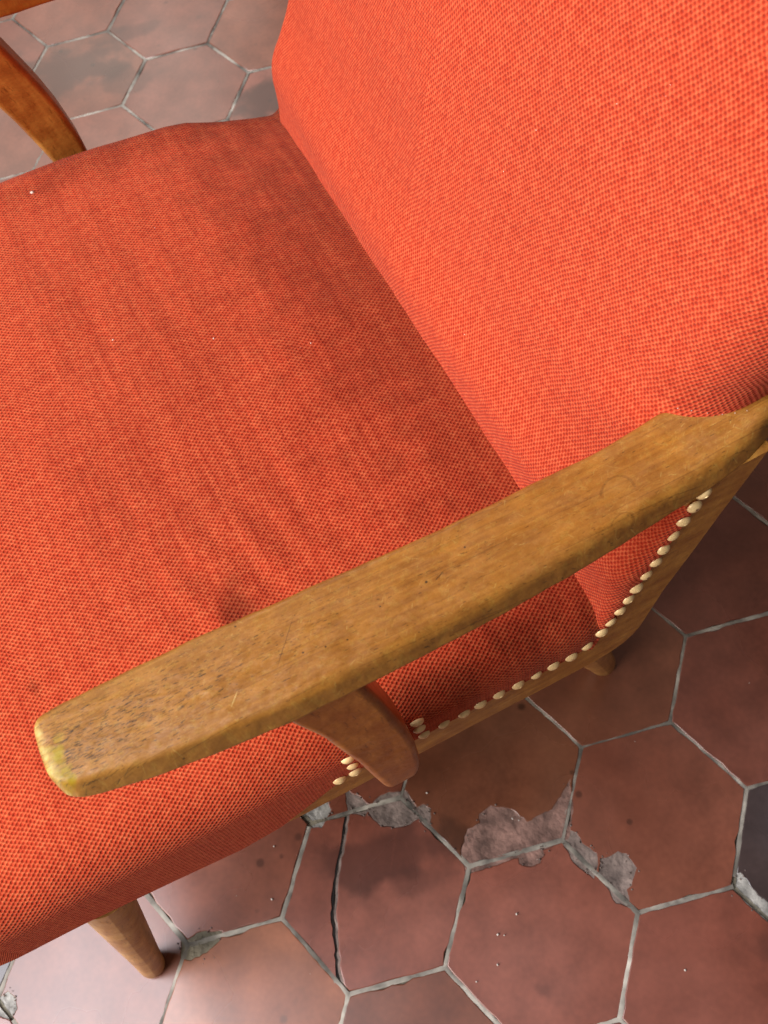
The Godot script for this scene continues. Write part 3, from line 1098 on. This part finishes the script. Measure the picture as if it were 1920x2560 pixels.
# a closed outline whose corners are rounded: k points for each corner, n along each side
func fillet(p: Array, r: Array, k: int, n: int) -> Array:
	var out := []
	var m := p.size()
	var ends := []
	for i in m:
		var a: Vector2 = (p[(i + m - 1) % m] - p[i]).normalized()
		var b: Vector2 = (p[(i + 1) % m] - p[i]).normalized()
		var half := acos(clampf(a.dot(b), -1, 1)) / 2.0
		var cut: float = r[i] / tan(half)
		ends.append([p[i] + a * cut, p[i] + b * cut, p[i] + (a + b).normalized() * r[i] / sin(half)])
	for i in m:
		var c: Vector2 = ends[i][2]
		var u: Vector2 = ends[i][0] - c
		var v: Vector2 = ends[i][1] - c
		var turn := u.angle_to(v)
		for q in k: out.append(c + u.rotated(turn * q / (k - 1.0)))
		var nx: Vector2 = ends[(i + 1) % m][0]
		for q in range(1, n): out.append(ends[i][1].lerp(nx, float(q) / n))
	out.append(out[0])
	return out

func bracket(s: float):
	var st := []
	var n := 26
	for i in n:
		var t := float(i) / (n - 1)
		var y := lerpf(0.585, 0.362, t)
		var xl: float = curve([0.36, 0.375, 0.40, 0.456, 0.526, 0.56, 0.59], [0.0065, 0.005, 0.003, -0.003, -0.016, -0.027, -0.036], y)
		var xr: float = curve([0.36, 0.38, 0.40, 0.44, 0.474, 0.53, 0.576, 0.6], [0.031, 0.0345, 0.0365, 0.0365, 0.034, 0.026, 0.017, 0.012], y)
		var zout: float = curve([0.36, 0.40, 0.44, 0.5, 0.55, 0.59], [0.3635, 0.3655, 0.3645, 0.359, 0.352, 0.346], y)
		var zin: float = curve([0.36, 0.42, 0.5, 0.59], [0.333, 0.333, 0.327, 0.312], y)
		if s < 0:
			var lean := 0.012 + (y - 0.36) * 0.13
			xl -= lean
			xr -= lean - 0.004
		var fall := 0.0
		if y < 0.374: fall = pow((0.374 - y) / 0.012, 2) * 0.0035
		st.append({"c": Vector3((xl + xr) / 2, y, (zin + zout) / 2 * s), "x": Vector3(1, 0, 0), "y": Vector3(0, 0, 1), "a": (xr - xl) / 2 - fall, "b": (zout - zin) / 2 - fall * 0.6, "r": 0.0062})
	var m := bar(st, 6, Vector2(3.0, 3.0))
	commit("arm_support", m, M.bracket_wood if s > 0 else M.far_wood, chair)

func leg(a: Vector3, b: Vector3, ra: float, rb: float):
	var st := []
	var d := (b - a).normalized()
	var x := Vector3(1, 0, 0)
	x = (x - d * d.dot(x)).normalized()
	var y := d.cross(x)
	var n := 14
	for i in n:
		var t := float(i) / (n - 1)
		var r := lerpf(ra, rb, t)
		if i == n - 1: r *= 0.86
		if i == n - 2: t = 0.985
		st.append({"c": a.lerp(b, t), "x": x, "y": y, "a": r, "b": r, "r": r * 0.97})
	commit("leg", bar(st, 6, Vector2(3.0, 3.0)), M.leg_wood, chair)

func nails():
	var at := [Vector2(-0.009, 0.397), Vector2(-0.0085, 0.376), Vector2(-0.009, 0.357), Vector2(-0.022, 0.357), Vector2(0.047, 0.399), Vector2(0.0472, 0.381), Vector2(0.049, 0.359), Vector2(0.066, 0.360), Vector2(0.083, 0.3595), Vector2(0.098, 0.361), Vector2(0.114, 0.361), Vector2(0.130, 0.360), Vector2(0.146, 0.360), Vector2(0.1605, 0.361), Vector2(0.177, 0.360), Vector2(0.191, 0.366), Vector2(0.202, 0.381), Vector2(0.208, 0.395), Vector2(0.214, 0.411), Vector2(0.2195, 0.428), Vector2(0.224, 0.445), Vector2(0.2295, 0.461), Vector2(0.2345, 0.478), Vector2(0.2385, 0.495), Vector2(0.2425, 0.512), Vector2(0.247, 0.528), Vector2(0.252, 0.544), Vector2(0.2565, 0.560)]
	var rows := 6
	var cols := 17
	var P := PackedVector3Array()
	var UV := PackedVector2Array()
	for i in rows:
		var an := float(i) / (rows - 1) * PI / 2
		for j in cols:
			var q := float(j) / (cols - 1) * TAU
			var r := 0.0052 * cos(an)
			P.append(Vector3(cos(q) * r, sin(q) * r, 0.0034 * sin(an)))
			UV.append(Vector2(float(j) / cols, float(i) / rows))
	var m := grid(P, UV, PackedColorArray(), rows, cols, true, check_flip(P, cols))
	for p in at:
		var o := commit("upholstery_nail", m, M.nail_head, chair)
		o.position = Vector3(p.x + rng.randf_range(-0.0006, 0.0006), p.y + rng.randf_range(-0.0008, 0.0008), 0.3368)
		o.rotation = Vector3(rng.randf_range(-0.15, 0.15), rng.randf_range(-0.15, 0.15), rng.randf() * TAU)
		o.scale = Vector3.ONE * rng.randf_range(0.93, 1.07)


# ==================================================================== small bits
func flecks(called: String, label: String, spots: Array, m: Material, flat: float):
	var st := SurfaceTool.new()
	st.begin(Mesh.PRIMITIVE_TRIANGLES)
	for s in spots:
		var b := SphereMesh.new()
		b.radius = 0.5
		b.height = 1.0
		b.radial_segments = 7
		b.rings = 4
		var q := Basis.from_euler(Vector3(0, rng.randf() * TAU, 0)).scaled_local(Vector3(s[1] * rng.randf_range(0.8, 1.7), s[1] * flat, s[1]))
		st.append_from(b, 0, Transform3D(q, s[0]))
	var o := commit(called, st.commit(), m, self)
	o.set_meta("kind", "stuff")
	o.set_meta("label", label)

func build_bits():
	var c := []
	for p in [Vector2(-0.2, -0.168), Vector2(-0.427, -0.002), Vector2(0.043, -0.103), Vector2(-0.011, -0.05), Vector2(0.088, 0.02), Vector2(0.013, -0.061), Vector2(0.062, -0.195), Vector2(0.068, -0.192), Vector2(0.02, -0.088), Vector2(0.026, -0.086), Vector2(-0.19, -0.22), Vector2(-0.02, -0.24), Vector2(0.27, 0.03), Vector2(0.19, -0.02)]:
		c.append([Vector3(p.x, 0.0012, p.y), rng.randf_range(0.0014, 0.0024)])
	for i in 26:
		c.append([Vector3(rng.randf_range(-0.6, 0.6), 0.0008, rng.randf_range(-0.35, 0.1)), rng.randf_range(0.0005, 0.0011)])
	var g := []
	for ch in chips():
		var poly: Array = ch[1]
		for i in 14:
			var k := rng.randi() % poly.size()
			var q: Vector2 = poly[k].lerp(poly[(k + 1) % poly.size()], rng.randf()) + Vector2(rng.randfn(0, 0.003), rng.randfn(0, 0.003))
			g.append([Vector3(q.x, 0.0006, q.y), rng.randf_range(0.0007, 0.0022)])
	flecks("rubble", "grains of broken tile and mortar lying round the chipped tile edges", g, M.chip_grey, 0.5)
	flecks("crumbs", "tiny pale crumbs and dust scattered over the terracotta tiles", c, M.crumb, 0.6)
	# lint on the cloth, each bit lying on the surface nearest to it
	var l := []
	for q in [[-0.039, -0.269, 0.0036], [0.045, -0.02, 0.0015], [0.113, 0.022, 0.0014], [-0.03, -0.065, 0.0016], [0.165, 0.30, 0.0016]]:
		l.append([chair.transform * nearest(seat_points, Vector3(q[0], 0.44, q[1])), q[2]])
	for i in 5:
		l.append([chair.transform * nearest(seat_points, Vector3(rng.randf_range(-0.25, 0.18), 0.44, rng.randf_range(-0.3, 0.3))), rng.randf_range(0.0004, 0.0009)])
	for i in 6:
		var y := 0.45 + 0.33 * rng.randf()
		l.append([chair.transform * nearest(back_points, Vector3(back_x(y) - 0.01, y, rng.randf_range(0.0, 0.32))), rng.randf_range(0.0004, 0.0009)])
	for q in [[0.262, 0.2905], [0.268, 0.296], [0.275, 0.302], [0.282, 0.307], [0.289, 0.310], [0.296, 0.312], [0.303, 0.313]]:
		l.append([chair.transform * Vector3(q[0], 0.590, q[1] + 0.002), 0.0007])
	flecks("lint", "pale lint and loose fibres caught on the red cloth", l, M.lint, 0.6)

func nearest(p: PackedVector3Array, q: Vector3) -> Vector3:
	var best := p[0]
	var d := 1e9
	for v in p:
		var e := q.distance_squared_to(v)
		if e < d:
			d = e
			best = v
	return best
